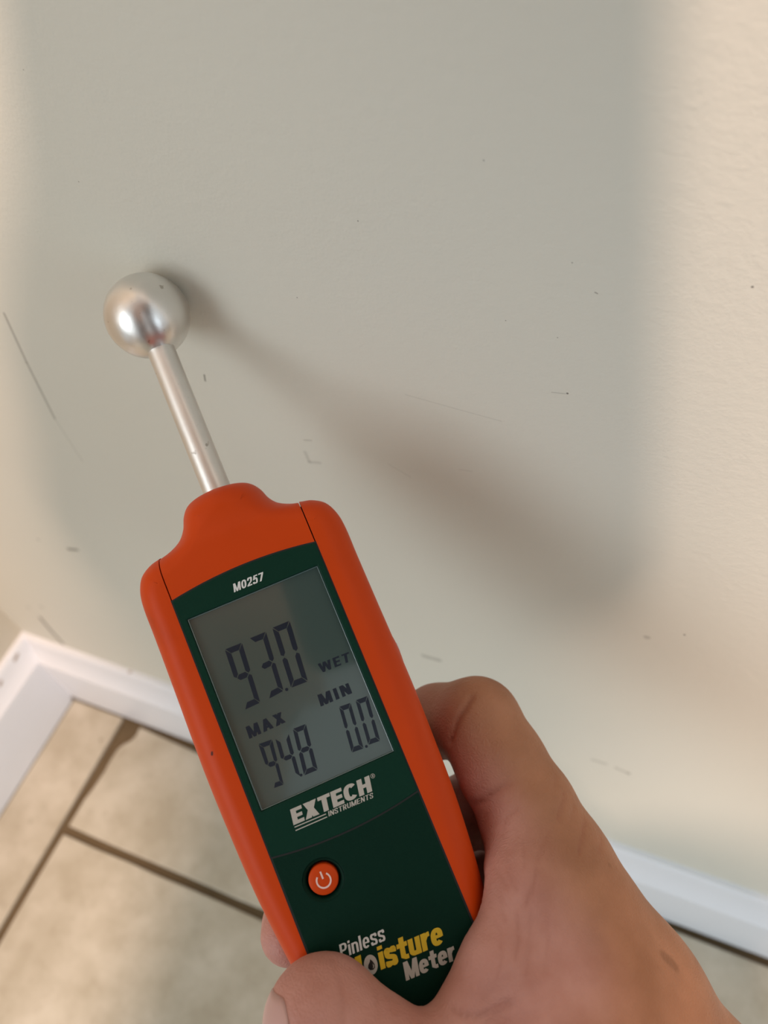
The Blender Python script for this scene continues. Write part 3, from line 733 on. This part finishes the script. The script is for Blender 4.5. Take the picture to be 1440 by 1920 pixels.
# vertex normals
me = bpy.data.meshes.new('hand')
me.from_pydata([tuple(v * MM) for v in V], [], [tuple(int(i) for i in q) for q in Q]); me.update()
nr = np.zeros(len(V) * 3); me.vertices.foreach_get('normal', nr); nr = nr.reshape(-1, 3)
sign = 1.0 if (nr[np.argmax(V[:, 0])][0] > 0) else -1.0
V = V - sign * nr * disp[:, None]
me.vertices.foreach_set('co', (V * MM).ravel())
if sign < 0: me.flip_normals()
me.update()
def sstep(a, b_, t): t = np.clip((t - a) / (b_ - a), 0, 1); return t * t * (3 - 2 * t)
pm = 1 - sstep(30, 42, V[:, 0] + .18 * (V[:, 1] + 70) + .25 * np.maximum(V[:, 2], -12))
pm *= sstep(-95, -78, -V[:, 1] * -1) * (1 - .55 * sstep(-45, -33, V[:, 1]))
pm = np.maximum(pm, .75 * (V[:, 0] < -10) * sstep(20, 4, V[:, 2]))
pm *= .9
for nme, arr in (('palm', pm), ('crease', crease)):
    a_ = me.attributes.new(nme, 'FLOAT', 'POINT'); a_.data.foreach_set('value', arr.astype(np.float32))
hand = link('hand', me, m_skin, None, smooth=True)
hand.matrix_world = MW
tag(hand, 'bare right hand gripping the orange meter from behind, thumb across its front', 'hand')

# thumb nail, laid on the thumb tip
def nail(name, centre, normal, along, wid, length, parent):
    bv = BVHTree.FromPolygons([tuple(v) for v in V], [tuple(int(i) for i in q) for q in Q])
    n_ = Vector(normal).normalized(); al = Vector(along); al = (al - al.dot(n_) * n_).normalized(); ac = n_.cross(al)
    bm = bmesh.new(); NU, NV = 14, 16; grid = {}
    for i in range(NU + 1):
        for j in range(NV + 1):
            u_ = i / NU * 2 - 1; v_ = j / NV * 2 - 1
            wv = wid / 2 * (1 - .9 * max(-v_ - .35, 0) ** 2 - .25 * max(v_ - .5, 0))
            p = Vector(centre) + ac * (u_ * wv) + al * (v_ * length / 2 * (1 - .18 * u_ * u_ * (1 if v_ > 0 else .9)))
            hit = bv.ray_cast(p + n_ * 12, -n_)
            if hit[0] is None: continue
            lift = .26 * (1 - abs(u_) ** 4) * (1 if v_ < .6 else 1.1)
            grid[i, j] = bm.verts.new((hit[0] + n_ * (lift - .10 * (abs(u_) ** 4))) * MM)
    for i in range(NU):
        for j in range(NV):
            k4 = [(i, j), (i + 1, j), (i + 1, j + 1), (i, j + 1)]
            if all(k_ in grid for k_ in k4): bm.faces.new([grid[k_] for k_ in k4])
    o = obj_bm(name, bm, m_nail, parent, smooth=True)
    s_ = o.modifiers.new('thick', 'SOLIDIFY'); s_.thickness = .0004; s_.offset = 0
    return o
nail('thumbnail', (-24.2, -66.3, 9.6), (-.80, .18, .58), (-.55, .10, -.80), 15, 12.5, hand)

# ------------------------------------------------------------------ the phone that takes the picture (just behind the lens)
PHM = Matrix(((AX.x, -AY.x, -AZ.x, CAM.x), (AX.y, -AY.y, -AZ.y, CAM.y), (AX.z, -AY.z, -AZ.z, CAM.z), (0, 0, 0, 1)))
phone = bpy.data.objects.new('smartphone', None); COL.objects.link(phone); phone.matrix_world = PHM @ Matrix.Rotation(math.radians(19), 4, 'Z')
tag(phone, 'black smartphone held above the meter, out of frame', 'phone')
px0, px1, py0, py1 = -.018, .053, -.014, .130
def rrect(x0, x1, y0, y1, r, n=6):
    out = []
    for cx_, cy_, a0 in ((x1 - r, y1 - r, 0), (x0 + r, y1 - r, 90), (x0 + r, y0 + r, 180), (x1 - r, y0 + r, 270)):
        out += [(cx_ + r * math.cos(math.radians(a0 + 90 * i / n)), cy_ + r * math.sin(math.radians(a0 + 90 * i / n))) for i in range(n + 1)]
    return out
R_ = lambda *a: [(x_ * 1000, y_ * 1000) for x_, y_ in rrect(*a)]
o = obj_bm('phone_body', slab_bm(R_(px0, px1, py0, py1, .010), [], 3.2, 11.0), m_phone, phone); bevel_mod(o, .0015, 3)
obj_bm('camera_bump', slab_bm(R_(-.010, .010, -.010, .010, .005), [], 2.2, 3.3), m_phone, phone)
obj_bm('screen', slab_bm(R_(px0 + .003, px1 - .003, py0 + .003, py1 - .003, .008), [], 11.0, 11.3), m_glass, phone)

# ------------------------------------------------------------------ the person who takes the picture, leaning over the phone (out of frame)
grid_(-60, 820, -1100, 60, -10, 1120, 7.0)
BIG = 200.0
def chainw(F, pts, k):
    for (a, ra), (c_, rb) in zip(pts[:-1], pts[1:]): add(F, a, c_, ra, rb, k)
F = newf()
chainw(F, [((470, -900, 190), 150), ((470, -800, 330), 140), ((470, -660, 520), 135), ((440, -590, 600), 100)], 40)      # hips, back, chest
chainw(F, [((350, -600, 640), 54), ((590, -570, 640), 58)], 30)                                                              # shoulders
chainw(F, [((590, -570, 640), 55), ((560, -420, 590), 50), ((478, -238, 515), 50), ((455, -184, 405), 45), ((426, -142, 306), 34)], 12)   # right sleeve
chainw(F, [((350, -600, 640), 52), ((310, -500, 425), 42), ((306, -370, 500), 37), ((284, -280, 548), 32)], 12)              # left sleeve
clothes = F
def finish(name, F, mat):
    V, Q = surface_nets(F); V = V * H + np.array([X0, Y0, Z0])
    me = bpy.data.meshes.new(name); me.from_pydata([tuple(v * MM) for v in V], [], [tuple(int(i) for i in q) for q in Q]); me.update()
    vol = sum(0 for _ in ()) ; o = link(name, me, mat, None, smooth=True)
    bm = bmesh.new(); bm.from_mesh(me); bmesh.ops.recalc_face_normals(bm, faces=bm.faces)
    for _ in range(2): bmesh.ops.smooth_vert(bm, verts=bm.verts, factor=.5, use_axis_x=True, use_axis_y=True, use_axis_z=True)
    bm.to_mesh(me); bm.free(); return o
shirt = finish('shirt', clothes, m_shirt)
grid_(100, 560, -640, 20, 480, 1100, 4.0)
F = newf()
HX, HY, HZ = 375, -345, 880
chainw(F, [((398, -520, 690), 62), ((388, -410, 800), 58)], 25)                                        # neck
chainw(F, [((HX, HY - 10, HZ + 22), 84), ((HX, HY + 12, HZ - 5), 80)], 20)                             # skull
chainw(F, [((HX - 2, HY + 48, HZ - 52), 44), ((HX - 2, HY + 30, HZ - 20), 60)], 25)                    # jaw and face
chainw(F, [((HX - 3, HY + 92, HZ - 38), 11), ((HX - 3, HY + 82, HZ - 8), 9)], 8)                       # nose
for sx in (-1, 1):
    chainw(F, [((HX + sx * 79, HY - 2, HZ - 20), 12), ((HX + sx * 82, HY - 8, HZ + 8), 14)], 5)        # ears
chainw(F, [((284, -280, 548), 29), ((228, -172, 592), 26)], 8)                                         # left forearm and wrist
chainw(F, [((228, -172, 592), 24), ((240, -130, 578), 28), ((246, -108, 572), 26)], 12)                # left palm beside the phone
for q in range(4):
    chainw(F, [((246, -100 - 6 * q, 590 - 12 * q), 11), ((258, -66 - 14 * q, 592 - 14 * q), 9.5), ((282, -42 - 15 * q, 584 - 14 * q), 8.5), ((303, -38 - 15 * q, 572 - 14 * q), 7.5)], 3)
chainw(F, [((246, -135, 590), 13), ((276, -124, 594), 11), ((306, -112, 590), 9.5)], 4)                # thumb
body = finish('person', F, principled('person_skin', (0.50, 0.28, 0.19), 0.55)[0])
tag(body, 'person leaning over the smartphone in a grey shirt, behind the viewpoint', 'person')
shirt.parent = body
grid_(270, 480, -460, -240, 800, 1000, 4.0)
F = newf(); chainw(F, [((HX, HY - 14, HZ + 32), 85), ((HX, HY - 22, HZ + 16), 84)], 20)
F = np.maximum(F, (gz[None, None, :] * -1 + HZ + 5 + .5 * (gy[None, :, None] - HY)).astype(np.float32))
hair = finish('hair', F, principled('dark_hair', (0.03, 0.02, 0.015), 0.7)[0]); hair.parent = body
